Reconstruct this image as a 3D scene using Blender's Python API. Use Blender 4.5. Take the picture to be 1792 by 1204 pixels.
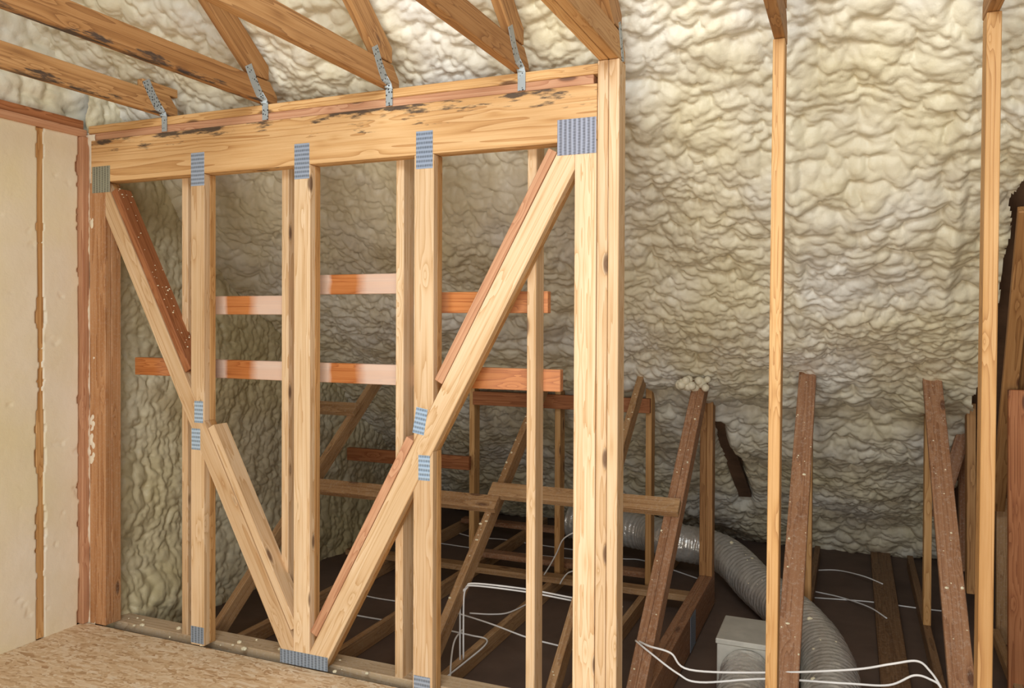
import bpy, bmesh, math, random
import numpy as np
from mathutils import Vector, Matrix

random.seed(7)
scene = bpy.context.scene
for o in list(bpy.data.objects):
    bpy.data.objects.remove(o)

# ------------------------------------------------------------------ camera
F_PX, YAW, PITCH, ROLL, CY = 1413.567, 0.399279, -0.010234, 0.004184, 573.93
EYE = Vector((0.0, 0.0, 1.53))
fwd = Vector((-math.sin(YAW) * math.cos(PITCH), math.cos(YAW) * math.cos(PITCH), math.sin(PITCH)))
r0 = Vector((math.cos(YAW), math.sin(YAW), 0.0))
u0 = r0.cross(fwd)
rgt = r0 * math.cos(ROLL) + u0 * math.sin(ROLL)
upv = -r0 * math.sin(ROLL) + u0 * math.cos(ROLL)
cam_data = bpy.data.cameras.new("camera")
cam_data.sensor_width = 36.0
cam_data.lens = 36.0 * F_PX / 1792.0
cam_data.shift_y = (CY - 602.0) / 1792.0
cam_data.clip_start = 0.05
cam = bpy.data.objects.new("camera", cam_data)
scene.collection.objects.link(cam)
M = Matrix.Identity(4)
for i in range(3):
    M[i][0], M[i][1], M[i][2], M[i][3] = rgt[i], upv[i], -fwd[i], EYE[i]
cam.matrix_world = M
scene.camera = cam

# ------------------------------------------------------------------ light and exposure
world = bpy.data.worlds.new("daylight")
scene.world = world
world.use_nodes = True
bg = world.node_tree.nodes["Background"]
bg.inputs[0].default_value = (0.86, 0.93, 1.0, 1)
bg.inputs[1].default_value = 0.14


def area(name, loc, target, sx, sy, power, col):
    l = bpy.data.lights.new(name, 'AREA')
    l.shape = 'RECTANGLE'
    l.size, l.size_y, l.energy, l.color = sx, sy, power, col
    o = bpy.data.objects.new(name, l)
    scene.collection.objects.link(o)
    o.location = loc
    o.rotation_euler = (Vector(target) - Vector(loc)).to_track_quat('-Z', 'Y').to_euler()
    return o


area("window_daylight", (-0.4, -0.6, 1.0), (-0.9, 3.4, 2.0), 2.6, 1.2, 90, (1.0, 0.96, 0.90))
area("high_fill_light", (-0.4, 0.05, 3.35), (-0.5, 4.0, 1.6), 2.6, 0.9, 112, (0.84, 0.92, 1.0))  # added high area light for the falloff down the foam; no roof opening known
scene.view_settings.view_transform = 'Standard'
scene.view_settings.look = 'None'
scene.view_settings.exposure = 0.0
scene.view_settings.gamma = 1.0
scene.view_settings.use_curve_mapping = False


# ------------------------------------------------------------------ survey helpers (photo measurement -> world point)
def ray(u, v):
    return fwd + rgt * ((u - 896.0) / F_PX) + upv * ((CY - v) / F_PX)


def onY(u, v, y):
    d = ray(u, v)
    return EYE + d * (y / d.y)


def onZ(u, v, z):
    d = ray(u, v)
    return EYE + d * ((z - EYE.z) / d.z)


def onX(u, v, x):
    d = ray(u, v)
    return EYE + d * (x / d.x)


# ------------------------------------------------------------------ materials
def new_mat(name):
    m = bpy.data.materials.new(name)
    m.use_nodes = True
    nt = m.node_tree
    return m, nt, nt.nodes["Principled BSDF"]


def N(nt, kind, **kw):
    n = nt.nodes.new(kind)
    for k, v in kw.items():
        if k.startswith('_'):
            setattr(n, k[1:], v)
        else:
            n.inputs[k].default_value = v
    return n


def ramp(nt, stops, interp='LINEAR'):
    n = nt.nodes.new('ShaderNodeValToRGB')
    cr = n.color_ramp
    cr.interpolation = interp
    while len(cr.elements) < len(stops):
        cr.elements.new(0.5)
    for e, (p, c) in zip(cr.elements, stops):
        e.position = p
        e.color = (*c, 1) if len(c) == 3 else c
    return n


def mixc(nt, fac, a, b, blend='MIX'):
    n = nt.nodes.new('ShaderNodeMix')
    n.data_type = 'RGBA'
    n.blend_type = blend
    for sock, val in ((n.inputs[0], fac), (n.inputs[6], a), (n.inputs[7], b)):
        if isinstance(val, (int, float)):
            sock.default_value = val
        elif isinstance(val, tuple):
            sock.default_value = (*val, 1)
        else:
            nt.links.new(val, sock)
    return n.outputs[2]


def mth(nt, op, a, b=None, clamp=False):
    n = nt.nodes.new('ShaderNodeMath')
    n.operation = op
    n.use_clamp = clamp
    for i, val in enumerate((a, b)):
        if val is None:
            continue
        if isinstance(val, (int, float)):
            n.inputs[i].default_value = val
        else:
            nt.links.new(val, n.inputs[i])
    return n.outputs[0]


def wood(name, light, mid, dark, knots=0.5, dust=0.0, stain=None, overspray=False, grain=1.0):
    """Softwood lumber, grain along the member's own x axis."""
    m, nt, b = new_mat(name)
    L = nt.links
    tc = nt.nodes.new('ShaderNodeTexCoord')
    oi = nt.nodes.new('ShaderNodeObjectInfo')
    off = nt.nodes.new('ShaderNodeVectorMath')
    off.operation = 'MULTIPLY_ADD'
    cmb = nt.nodes.new('ShaderNodeCombineXYZ')
    for i in range(3):
        L.new(mth(nt, 'MULTIPLY', oi.outputs['Random'], (37.0, 3.1, 5.7)[i]), cmb.inputs[i])
    add = nt.nodes.new('ShaderNodeVectorMath')
    add.operation = 'ADD'
    L.new(tc.outputs['Object'], add.inputs[0])
    L.new(cmb.outputs[0], add.inputs[1])
    nt.nodes.remove(off)
    # knots distort the rings around them
    mpk = N(nt, 'ShaderNodeMapping')
    mpk.inputs['Scale'].default_value = (4.2, 13.0, 13.0)
    L.new(add.outputs[0], mpk.inputs[0])
    vo = N(nt, 'ShaderNodeTexVoronoi', Scale=1.0, Randomness=1.0)
    L.new(mpk.outputs[0], vo.inputs['Vector'])
    kd = vo.outputs['Distance']
    mp = N(nt, 'ShaderNodeMapping')
    mp.inputs['Scale'].default_value = (0.24 if grain > 0.6 else 0.22, 14.0 * grain, 14.0 * grain)
    L.new(add.outputs[0], mp.inputs[0])
    ns = N(nt, 'ShaderNodeTexNoise', Scale=1.0, Detail=3.0, Roughness=0.55, Distortion=0.4)
    L.new(mp.outputs[0], ns.inputs['Vector'])
    kpull = mth(nt, 'MULTIPLY', mth(nt, 'POWER', mth(nt, 'SUBTRACT', 1.0, kd, True), 5.0), 0.9)
    rings = mth(nt, 'ADD', mth(nt, 'MULTIPLY', ns.outputs['Fac'], 9.0), mth(nt, 'MULTIPLY', kpull, 3.2 if grain > 0.6 else 1.5))
    saw = mth(nt, 'FRACT', rings)
    tri = mth(nt, 'POWER', saw, 2.5)
    fine = N(nt, 'ShaderNodeTexNoise', Scale=1.0, Detail=4.0, Roughness=0.7)
    mpf = N(nt, 'ShaderNodeMapping')
    mpf.inputs['Scale'].default_value = (4.0, 150.0, 150.0)
    L.new(add.outputs[0], mpf.inputs[0])
    L.new(mpf.outputs[0], fine.inputs['Vector'])
    fac = mth(nt, 'ADD', mth(nt, 'MULTIPLY', tri, 0.40), mth(nt, 'MULTIPLY', fine.outputs['Fac'], 0.58))
    cr = ramp(nt, [(0.20, light), (0.42, mid), (0.74, dark)])
    L.new(fac, cr.inputs[0])
    col = cr.outputs[0]
    # slow tone drift along the board
    mpl = N(nt, 'ShaderNodeMapping')
    mpl.inputs['Scale'].default_value = (1.2, 5.0, 5.0)
    L.new(add.outputs[0], mpl.inputs[0])
    slow = N(nt, 'ShaderNodeTexNoise', Scale=1.0, Detail=2.0)
    L.new(mpl.outputs[0], slow.inputs['Vector'])
    tone = ramp(nt, [(0.3, (0.86, 0.80, 0.72)), (0.7, (1.08, 1.08, 1.08))])
    L.new(slow.outputs['Fac'], tone.inputs[0])
    col = mixc(nt, 1.0, col, tone.outputs[0], 'MULTIPLY')
    per = ramp(nt, [(0.0, (0.88, 0.84, 0.80)), (1.0, (1.06, 1.06, 1.05))])
    L.new(oi.outputs['Random'], per.inputs[0])
    col = mixc(nt, 1.0, col, per.outputs[0], 'MULTIPLY')
    if knots > 0:
        kr = ramp(nt, [(0.0, (1, 1, 1)), (0.12, (0.9, 0.9, 0.9)), (0.20, (0, 0, 0))])
        L.new(kd, kr.inputs[0])
        pick = mth(nt, 'LESS_THAN', vo.outputs['Color'], knots)
        kf = mth(nt, 'MULTIPLY', kr.outputs[0], mth(nt, 'MULTIPLY', pick, 0.85))
        col = mixc(nt, kf, col, (0.09, 0.035, 0.018))
    if stain:
        sep = nt.nodes.new('ShaderNodeSeparateXYZ')
        L.new(tc.outputs['Object'], sep.inputs[0])
        edge = ramp(nt, [(0.40, (0, 0, 0)), (1.0, (1, 1, 1))])
        L.new(mth(nt, 'MULTIPLY_ADD', sep.outputs[1], stain[0]), edge.inputs[0])
        edge.inputs[0].links[0].from_node.inputs[2].default_value = stain[1]
        mps = N(nt, 'ShaderNodeMapping')
        mps.inputs['Scale'].default_value = (5.0, 26.0, 26.0)
        L.new(tc.outputs['Object'], mps.inputs[0])
        sn = N(nt, 'ShaderNodeTexNoise', Scale=1.0, Detail=5.0, Roughness=0.65)
        L.new(mps.outputs[0], sn.inputs['Vector'])
        sf = mth(nt, 'ADD', sn.outputs['Fac'], mth(nt, 'MULTIPLY', edge.outputs[0], stain[2]))
        sr = ramp(nt, [(0.69, (0, 0, 0)), (0.77, (1, 1, 1))])
        L.new(sf, sr.inputs[0])
        col = mixc(nt, mth(nt, 'MULTIPLY', sr.outputs[0], 0.88), col, (0.035, 0.03, 0.028))
    if overspray:
        # pale foam overspray left on the boards except beside each stud, where the stud masked it
        geo = nt.nodes.new('ShaderNodeNewGeometry')
        sep = nt.nodes.new('ShaderNodeSeparateXYZ')
        L.new(geo.outputs['Position'], sep.inputs[0])
        wv = N(nt, 'ShaderNodeTexNoise', Scale=14.0, Detail=3.0)
        L.new(add.outputs[0], wv.inputs['Vector'])
        xx = mth(nt, 'ADD', sep.outputs[0], mth(nt, 'MULTIPLY', wv.outputs['Fac'], 0.03))
        fr = mth(nt, 'FRACT', mth(nt, 'DIVIDE', mth(nt, 'ADD', xx, 2.845), 0.605))
        orr = ramp(nt, [(0.07, (1, 1, 1)), (0.11, (0, 0, 0)), (0.32, (0, 0, 0)), (0.42, (0.95, 0.95, 0.95))])
        L.new(fr, orr.inputs[0])
        lim = ramp(nt, [(0.0, (1, 1, 1)), (0.5, (1, 1, 1)), (0.62, (0.12, 0.12, 0.12))])
        L.new(mth(nt, 'ADD', xx, 2.25), lim.inputs[0])
        far = ramp(nt, [(0.35, (0.1, 0.1, 0.1)), (0.4, (1, 1, 1))])
        L.new(mth(nt, 'ADD', xx, 3.25), far.inputs[0])
        ov = mth(nt, 'MULTIPLY', orr.outputs[0], mth(nt, 'MULTIPLY', lim.outputs[0], far.outputs[0]))
        ov = mth(nt, 'MULTIPLY', ov, mth(nt, 'ADD', 0.45, mth(nt, 'MULTIPLY', ns.outputs['Fac'], 0.9)), True)
        col = mixc(nt, mth(nt, 'MULTIPLY', ov, 0.75), col, (0.86, 0.70, 0.57))
    if dust > 0:
        dn = N(nt, 'ShaderNodeTexNoise', Scale=70.0, Detail=3.0, Roughness=0.8)
        L.new(add.outputs[0], dn.inputs['Vector'])
        dr = ramp(nt, [(0.5, (0, 0, 0)), (0.72, (1, 1, 1))])
        L.new(dn.outputs['Fac'], dr.inputs[0])
        col = mixc(nt, mth(nt, 'MULTIPLY', dr.outputs[0], dust), col, (0.62, 0.52, 0.40))
    L.new(col, b.inputs['Base Color'])
    b.inputs['Roughness'].default_value = 0.62
    b.inputs['Specular IOR Level'].default_value = 0.3
    bp = N(nt, 'ShaderNodeBump', Strength=0.18, Distance=0.002)
    L.new(fac, bp.inputs['Height'])
    L.new(bp.outputs[0], b.inputs['Normal'])
    return m


W_PALE = wood("pale_pine", (0.84, 0.645, 0.425), (0.77, 0.55, 0.325), (0.61, 0.375, 0.18), knots=0.30)
W_GOLD = wood("golden_pine", (0.68, 0.42, 0.19), (0.60, 0.34, 0.13), (0.42, 0.205, 0.07), knots=0.28)
W_BEAM = wood("stained_beam_pine", (0.76, 0.50, 0.25), (0.66, 0.39, 0.165), (0.46, 0.23, 0.08), knots=0.10, stain=(-4.8, 0.5, 0.22), grain=0.5)
W_TAN = wood("tan_corner_fir", (0.60, 0.34, 0.17), (0.50, 0.25, 0.11), (0.36, 0.16, 0.06), knots=0.35, dust=0.25)
W_PINK = wood("pinkish_fir", (0.64, 0.37, 0.22), (0.56, 0.29, 0.16), (0.42, 0.19, 0.10), knots=0.2)
W_RED = wood("red_fir", (0.47, 0.20, 0.085), (0.38, 0.145, 0.055), (0.25, 0.085, 0.03), knots=0.3)
W_ORNG = wood("orange_fir_with_overspray", (0.66, 0.27, 0.085), (0.56, 0.20, 0.055), (0.40, 0.12, 0.03), knots=0.2, overspray=True)
W_JOIST = wood("aged_joist_pine", (0.50, 0.28, 0.115), (0.40, 0.205, 0.075), (0.24, 0.11, 0.04), knots=0.25)
W_MOLD = wood("mould_marked_joist_pine", (0.50, 0.28, 0.115), (0.40, 0.205, 0.075), (0.24, 0.11, 0.04), knots=0.25, stain=(-11.0, 1.0, 0.215))
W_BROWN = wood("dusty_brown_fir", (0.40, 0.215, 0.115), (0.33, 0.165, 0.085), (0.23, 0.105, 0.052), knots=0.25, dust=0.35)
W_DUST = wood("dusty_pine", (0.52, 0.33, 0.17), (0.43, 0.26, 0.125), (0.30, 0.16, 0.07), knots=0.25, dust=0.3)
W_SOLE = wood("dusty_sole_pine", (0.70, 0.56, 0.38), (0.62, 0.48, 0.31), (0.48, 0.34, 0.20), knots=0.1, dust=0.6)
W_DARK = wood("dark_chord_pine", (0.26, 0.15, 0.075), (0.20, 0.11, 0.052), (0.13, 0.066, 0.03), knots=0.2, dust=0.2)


def foam_mat(name, base, pale, yellow, tan_amt=0.35, scale=1.6, bump=0.35):
    m, nt, b = new_mat(name)
    L = nt.links
    tc = nt.nodes.new('ShaderNodeTexCoord')
    n1 = N(nt, 'ShaderNodeTexNoise', Scale=scale, Detail=4.0, Roughness=0.6)
    L.new(tc.outputs['Object'], n1.inputs['Vector'])
    cr = ramp(nt, [(0.36, yellow), (0.50, base), (0.64, pale)])
    L.new(n1.outputs['Fac'], cr.inputs[0])
    n2 = N(nt, 'ShaderNodeTexNoise', Scale=9.0, Detail=5.0, Roughness=0.65, Distortion=0.6)
    L.new(tc.outputs['Object'], n2.inputs['Vector'])
    c2 = ramp(nt, [(0.60, (0, 0, 0)), (0.78, (1, 1, 1))])
    L.new(n2.outputs['Fac'], c2.inputs[0])
    col = mixc(nt, mth(nt, 'MULTIPLY', c2.outputs[0], tan_amt), cr.outputs[0], (0.60, 0.42, 0.18))
    L.new(col, b.inputs['Base Color'])
    b.inputs['Roughness'].default_value = 0.42
    b.inputs['Specular IOR Level'].default_value = 0.35
    n3 = N(nt, 'ShaderNodeTexNoise', Scale=55.0, Detail=4.0, Roughness=0.6)
    L.new(tc.outputs['Object'], n3.inputs['Vector'])
    bp = N(nt, 'ShaderNodeBump', Strength=bump, Distance=0.006)
    L.new(n3.outputs['Fac'], bp.inputs['Height'])
    L.new(bp.outputs[0], b.inputs['Normal'])
    return m


FOAM = foam_mat("spray_foam", (0.69, 0.62, 0.455), (0.74, 0.70, 0.60), (0.665, 0.585, 0.385), tan_amt=0.15)
FOAM_OLIVE = foam_mat("spray_foam_shaded", (0.62, 0.535, 0.335), (0.69, 0.62, 0.44), (0.54, 0.455, 0.25))  # same foam in a darker olive copy, shade put into the colours
FOAM_CUT = foam_mat("trimmed_foam", (0.84, 0.73, 0.53), (0.88, 0.78, 0.62), (0.82, 0.71, 0.45), tan_amt=0.12, scale=1.1, bump=0.2)


def osb_mat():
    m, nt, b = new_mat("oriented_strand_board")
    L = nt.links
    tc = nt.nodes.new('ShaderNodeNewGeometry')
    cols = []
    dist = N(nt, 'ShaderNodeTexNoise', Scale=9.0, Detail=2.0)
    L.new(tc.outputs['Position'], dist.inputs['Vector'])
    for ang, sx, sy in ((0.35, 15, 75), (-0.5, 17, 85), (1.4, 14, 66)):
        va = N(nt, 'ShaderNodeVectorMath', _operation='ADD')
        L.new(tc.outputs['Position'], va.inputs[0])
        sc = N(nt, 'ShaderNodeVectorMath', _operation='SCALE')
        sc.inputs['Scale'].default_value = 0.03
        L.new(dist.outputs['Color'], sc.inputs[0])
        L.new(sc.outputs[0], va.inputs[1])
        mp = N(nt, 'ShaderNodeMapping')
        mp.inputs['Rotation'].default_value = (0, 0, ang)
        mp.inputs['Scale'].default_value = (sx, sy, 1)
        L.new(va.outputs[0], mp.inputs[0])
        vo = N(nt, 'ShaderNodeTexVoronoi', Scale=1.0, Randomness=1.0)
        vo.voronoi_dimensions = '2D'
        L.new(mp.outputs[0], vo.inputs['Vector'])
        cols.append(vo)
    sel = N(nt, 'ShaderNodeTexNoise', Scale=26.0, Detail=1.0)
    L.new(tc.outputs['Position'], sel.inputs['Vector'])
    cr = [ramp(nt, [(0.0, (0.48, 0.29, 0.14)), (0.22, (0.66, 0.46, 0.26)), (0.6, (0.77, 0.58, 0.36)), (1.0, (0.86, 0.71, 0.51))]) for _ in cols]
    for v, r_ in zip(cols, cr):
        sp = nt.nodes.new('ShaderNodeSeparateColor')
        L.new(v.outputs['Color'], sp.inputs[0])
        L.new(sp.outputs[0], r_.inputs[0])
    f1 = ramp(nt, [(0.47, (0, 0, 0)), (0.5, (1, 1, 1))])
    L.new(sel.outputs['Fac'], f1.inputs[0])
    f2 = ramp(nt, [(0.57, (0, 0, 0)), (0.6, (1, 1, 1))])
    L.new(sel.outputs['Fac'], f2.inputs[0])
    col = mixc(nt, f1.outputs[0], cr[0].outputs[0], cr[1].outputs[0])
    col = mixc(nt, f2.outputs[0], col, cr[2].outputs[0])
    sp = N(nt, 'ShaderNodeTexNoise', Scale=60.0, Detail=3.0, Roughness=0.7)
    L.new(tc.outputs['Position'], sp.inputs['Vector'])
    sr = ramp(nt, [(0.64, (0, 0, 0)), (0.72, (1, 1, 1))])
    L.new(sp.outputs['Fac'], sr.inputs[0])
    col = mixc(nt, mth(nt, 'MULTIPLY', sr.outputs[0], 0.5), col, (0.22, 0.10, 0.05))
    L.new(col, b.inputs['Base Color'])
    b.inputs['Roughness'].default_value = 0.6
    bp = N(nt, 'ShaderNodeBump', Strength=0.25, Distance=0.002)
    L.new(cols[0].outputs['Distance'], bp.inputs['Height'])
    L.new(bp.outputs[0], b.inputs['Normal'])
    return m


OSB = osb_mat()


def plain(name, col, rough=0.6, metal=0.0, noise=0.15, nscale=12.0, bump=0.0, bscale=40.0):
    m, nt, b = new_mat(name)
    L = nt.links
    tc = nt.nodes.new('ShaderNodeTexCoord')
    n1 = N(nt, 'ShaderNodeTexNoise', Scale=nscale, Detail=4.0, Roughness=0.6)
    L.new(tc.outputs['Object'], n1.inputs['Vector'])
    lo = tuple(c * (1 - noise) for c in col)
    hi = tuple(min(1.0, c * (1 + noise)) for c in col)
    cr = ramp(nt, [(0.3, lo), (0.7, hi)])
    L.new(n1.outputs['Fac'], cr.inputs[0])
    L.new(cr.outputs[0], b.inputs['Base Color'])
    b.inputs['Roughness'].default_value = rough
    b.inputs['Metallic'].default_value = metal
    if bump:
        n2 = N(nt, 'ShaderNodeTexNoise', Scale=bscale, Detail=3.0)
        L.new(tc.outputs['Object'], n2.inputs['Vector'])
        bp = N(nt, 'ShaderNodeBump', Strength=bump, Distance=0.01)
        L.new(n2.outputs['Fac'], bp.inputs['Height'])
        L.new(bp.outputs[0], b.inputs['Normal'])
    return m


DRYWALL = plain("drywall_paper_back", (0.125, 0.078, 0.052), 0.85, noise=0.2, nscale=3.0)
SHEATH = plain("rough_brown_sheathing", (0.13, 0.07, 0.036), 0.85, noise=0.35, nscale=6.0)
FOIL = plain("foil_duct_jacket", (0.66, 0.63, 0.57), 0.24, 0.5, noise=0.12, nscale=18.0, bump=0.9, bscale=26.0)
SHEET = plain("galvanised_sheet", (0.58, 0.55, 0.47), 0.45, 0.35, noise=0.12, nscale=9.0)
def strap_mat():
    m, nt, b = new_mat("galvanised_strap")
    L = nt.links
    tc = nt.nodes.new('ShaderNodeTexCoord')
    vo = N(nt, 'ShaderNodeTexVoronoi', Scale=75.0, Randomness=0.6)
    L.new(tc.outputs['Object'], vo.inputs['Vector'])
    r_ = ramp(nt, [(0.24, (0.04, 0.04, 0.04)), (0.32, (0.40, 0.43, 0.42))])
    L.new(vo.outputs['Distance'], r_.inputs[0])
    L.new(r_.outputs[0], b.inputs['Base Color'])
    b.inputs['Metallic'].default_value = 0.4
    b.inputs['Roughness'].default_value = 0.6
    return m


STRAP = strap_mat()
STRAP_HOLE = plain("punched_hole", (0.05, 0.05, 0.05), 0.8)
CABLE = plain("white_cable_sheath", (0.82, 0.79, 0.74), 0.45, noise=0.08)
ROOF_DECK = plain("roof_deck_boards", (0.17, 0.095, 0.05), 0.8)
CRUMB = plain("foam_crumb", (0.85, 0.76, 0.52), 0.6, noise=0.1)


def plate_mat(name, base, vertical=False, period=0.0185, rough=0.36):
    """Toothed truss connector plate: rows of punched slots."""
    m, nt, b = new_mat(name)
    L = nt.links
    tc = nt.nodes.new('ShaderNodeTexCoord')
    mp = N(nt, 'ShaderNodeMapping')
    if vertical:
        mp.inputs['Rotation'].default_value = (0, 0, math.pi / 2)
    L.new(tc.outputs['Object'], mp.inputs[0])
    br = N(nt, 'ShaderNodeTexBrick', Scale=1.0)
    br.inputs['Mortar Size'].default_value = 0.0028
    br.inputs['Mortar Smooth'].default_value = 0.5
    br.inputs['Brick Width'].default_value = 0.011
    br.inputs['Row Height'].default_value = period
    br.inputs['Color1'].default_value = (0, 0, 0, 1)
    br.inputs['Color2'].default_value = (0.25, 0.25, 0.25, 1)
    br.inputs['Mortar'].default_value = (1, 1, 1, 1)
    L.new(mp.outputs[0], br.inputs['Vector'])
    wv = N(nt, 'ShaderNodeTexWave', Scale=1.0, Distortion=0.6)
    wv.bands_direction = 'Y'
    mw = N(nt, 'ShaderNodeMapping')
    mw.inputs['Scale'].default_value = (2 * math.pi / (20 * period) * 1.0,) * 3
    L.new(mp.outputs[0], mw.inputs[0])
    L.new(mw.outputs[0], wv.inputs['Vector'])
    ns = N(nt, 'ShaderNodeTexNoise', Scale=90.0, Detail=3.0)
    L.new(tc.outputs['Object'], ns.inputs['Vector'])
    bandf = mth(nt, 'MULTIPLY', wv.outputs['Fac'], mth(nt, 'ADD', 0.45, ns.outputs['Fac']), True)
    dark = tuple(c * 0.42 for c in base)
    col = mixc(nt, bandf, base, dark)
    col = mixc(nt, mth(nt, 'MULTIPLY', br.outputs['Color'], 0.30), col, tuple(c * 1.25 for c in base))
    L.new(col, b.inputs['Base Color'])
    b.inputs['Metallic'].default_value = 0.35
    b.inputs['Roughness'].default_value = rough
    bp = N(nt, 'ShaderNodeBump', Strength=0.5, Distance=0.002, _invert=True)
    L.new(wv.outputs['Fac'], bp.inputs['Height'])
    L.new(bp.outputs[0], b.inputs['Normal'])
    return m


PLATE = plate_mat("toothed_plate", (0.42, 0.50, 0.62))
PLATE_BLUE = plate_mat("toothed_plate_bluish", (0.50, 0.66, 0.84))
PLATE_V = plate_mat("toothed_plate_upright_rows", (0.32, 0.33, 0.38), vertical=True, rough=0.55)
PLATE_OLD = plate_mat("toothed_plate_dull", (0.36, 0.37, 0.28), vertical=True)
PLATE_FOOT = plate_mat("toothed_plate_foot", (0.34, 0.42, 0.52), vertical=True)


# ------------------------------------------------------------------ builders
def link(o):
    scene.collection.objects.link(o)
    return o


def tag(o, label=None, cat=None, group=None, kind=None):
    if label:
        o['label'] = label
    if cat:
        o['category'] = cat
    if group:
        o['group'] = group
    if kind:
        o['kind'] = kind
    return o


def thing(name, loc, label, cat, group=None):
    o = bpy.data.objects.new(name, None)
    o.empty_display_size = 0.1
    o.location = loc
    link(o)
    return tag(o, label, cat, group)


def put(o, parent):
    if parent is not None:
        o.parent = parent
        o.matrix_parent_inverse = Matrix.Translation(-Vector(parent.location))
    return o


def prism(name, poly, depth, frame, mat, parent=None, bevel=0.0025):
    """poly: [(x,y)] in the local plane, extruded 0..depth along local z; frame = (origin, ex, ey, ez)."""
    bm = bmesh.new()
    a = [bm.verts.new((x, y, 0)) for x, y in poly]
    c = [bm.verts.new((x, y, depth)) for x, y in poly]
    n = len(poly)
    bm.faces.new(a[::-1])
    bm.faces.new(c)
    for i in range(n):
        bm.faces.new((a[i], a[(i + 1) % n], c[(i + 1) % n], c[i]))
    bmesh.ops.recalc_face_normals(bm, faces=bm.faces)
    if bevel:
        bmesh.ops.bevel(bm, geom=bm.edges[:], offset=bevel, segments=1, affect='EDGES', clamp_overlap=True)
    me = bpy.data.meshes.new(name)
    bm.to_mesh(me)
    bm.free()
    me.materials.append(mat)
    o = bpy.data.objects.new(name, me)
    og, ex, ey, ez = frame
    mw = Matrix.Identity(4)
    for i in range(3):
        mw[i][0], mw[i][1], mw[i][2], mw[i][3] = ex[i], ey[i], ez[i], og[i]
    o.matrix_basis = mw
    link(o)
    if parent is not None:
        o.parent = parent
        o.matrix_parent_inverse = Matrix.Translation(-Vector(parent.location))
    return o


def board(name, p0, p1, wdir, width, depth, mat, parent=None, cut0=0.0, cut1=0.0, bevel=0.0025, center_depth=False):
    """A length of lumber from p0 to p1 (centre of one wide face); width along wdir, depth along ex x ey."""
    p0, p1 = Vector(p0), Vector(p1)
    ex = (p1 - p0)
    ln = ex.length
    ex.normalize()
    ey = Vector(wdir)
    ey = (ey - ex * ey.dot(ex)).normalized()
    ez = ex.cross(ey)
    mid = (p0 + p1) / 2
    if center_depth:
        mid = mid - ez * depth / 2
    h, w = ln / 2, width / 2
    poly = [(-h - cut0 * w, -w), (h - cut1 * w, -w), (h + cut1 * w, w), (-h + cut0 * w, w)]
    return prism(name, poly, depth, (mid, ex, ey, ez), mat, parent, bevel)


def box(name, lo, hi, mat, parent=None, axis='z', bevel=0.0025):
    """Axis-aligned lumber; axis = grain direction."""
    lo, hi = Vector(lo), Vector(hi)
    c = (lo + hi) / 2
    d = hi - lo
    if axis == 'z':
        ex, ey, ez = Vector((0, 0, 1)), Vector((1, 0, 0)), Vector((0, 1, 0))
        L_, W_, D_ = d.z, d.x, d.y
    elif axis == 'x':
        ex, ey, ez = Vector((1, 0, 0)), Vector((0, 0, 1)), Vector((0, -1, 0))
        L_, W_, D_ = d.x, d.z, d.y
    else:
        ex, ey, ez = Vector((0, 1, 0)), Vector((0, 0, 1)), Vector((1, 0, 0))
        L_, W_, D_ = d.y, d.z, d.x
    og = c - ez * D_ / 2
    return prism(name, [(-L_ / 2, -W_ / 2), (L_ / 2, -W_ / 2), (L_ / 2, W_ / 2), (-L_ / 2, W_ / 2)], D_, (og, ex, ey, ez), mat, parent, bevel)


def clip(poly, a, b, c):
    """keep a*x+b*y<=c"""
    out = []
    n = len(poly)
    for i in range(n):
        p, q = poly[i], poly[(i + 1) % n]
        fp, fq = a * p[0] + b * p[1] - c, a * q[0] + b * q[1] - c
        if fp <= 0:
            out.append(p)
        if (fp < 0 < fq) or (fq < 0 < fp):
            t = fp / (fp - fq)
            out.append((p[0] + (q[0] - p[0]) * t, p[1] + (q[1] - p[1]) * t))
    return out


def wall_poly(name, poly, y0, y1, exdir, mat, parent, bevel=0.0022):
    """Member given by its outline in the wall plane (x,z); grain along exdir (x,z)."""
    ex2 = Vector(exdir).normalized()
    cx = sum(p[0] for p in poly) / len(poly)
    cz = sum(p[1] for p in poly) / len(poly)
    ex = Vector((ex2.x, 0, ex2.y))
    ez = Vector((0, 1, 0))
    ey = ez.cross(ex)
    loc = []
    for px, pz in poly:
        d = Vector((px - cx, 0, pz - cz))
        loc.append((d.dot(ex), d.dot(ey)))
    return prism(name, loc, y1 - y0, (Vector((cx, y0, cz)), ex, ey, ez), mat, parent, bevel)


def mesh_obj(name, verts, faces, mat, parent=None, smooth=False):
    me = bpy.data.meshes.new(name)
    me.from_pydata([tuple(v) for v in verts], [], [tuple(f) for f in faces])
    me.materials.append(mat)
    if smooth:
        me.polygons.foreach_set('use_smooth', [True] * len(me.polygons))
    me.update()
    o = bpy.data.objects.new(name, me)
    link(o)
    return put(o, parent)


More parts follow.
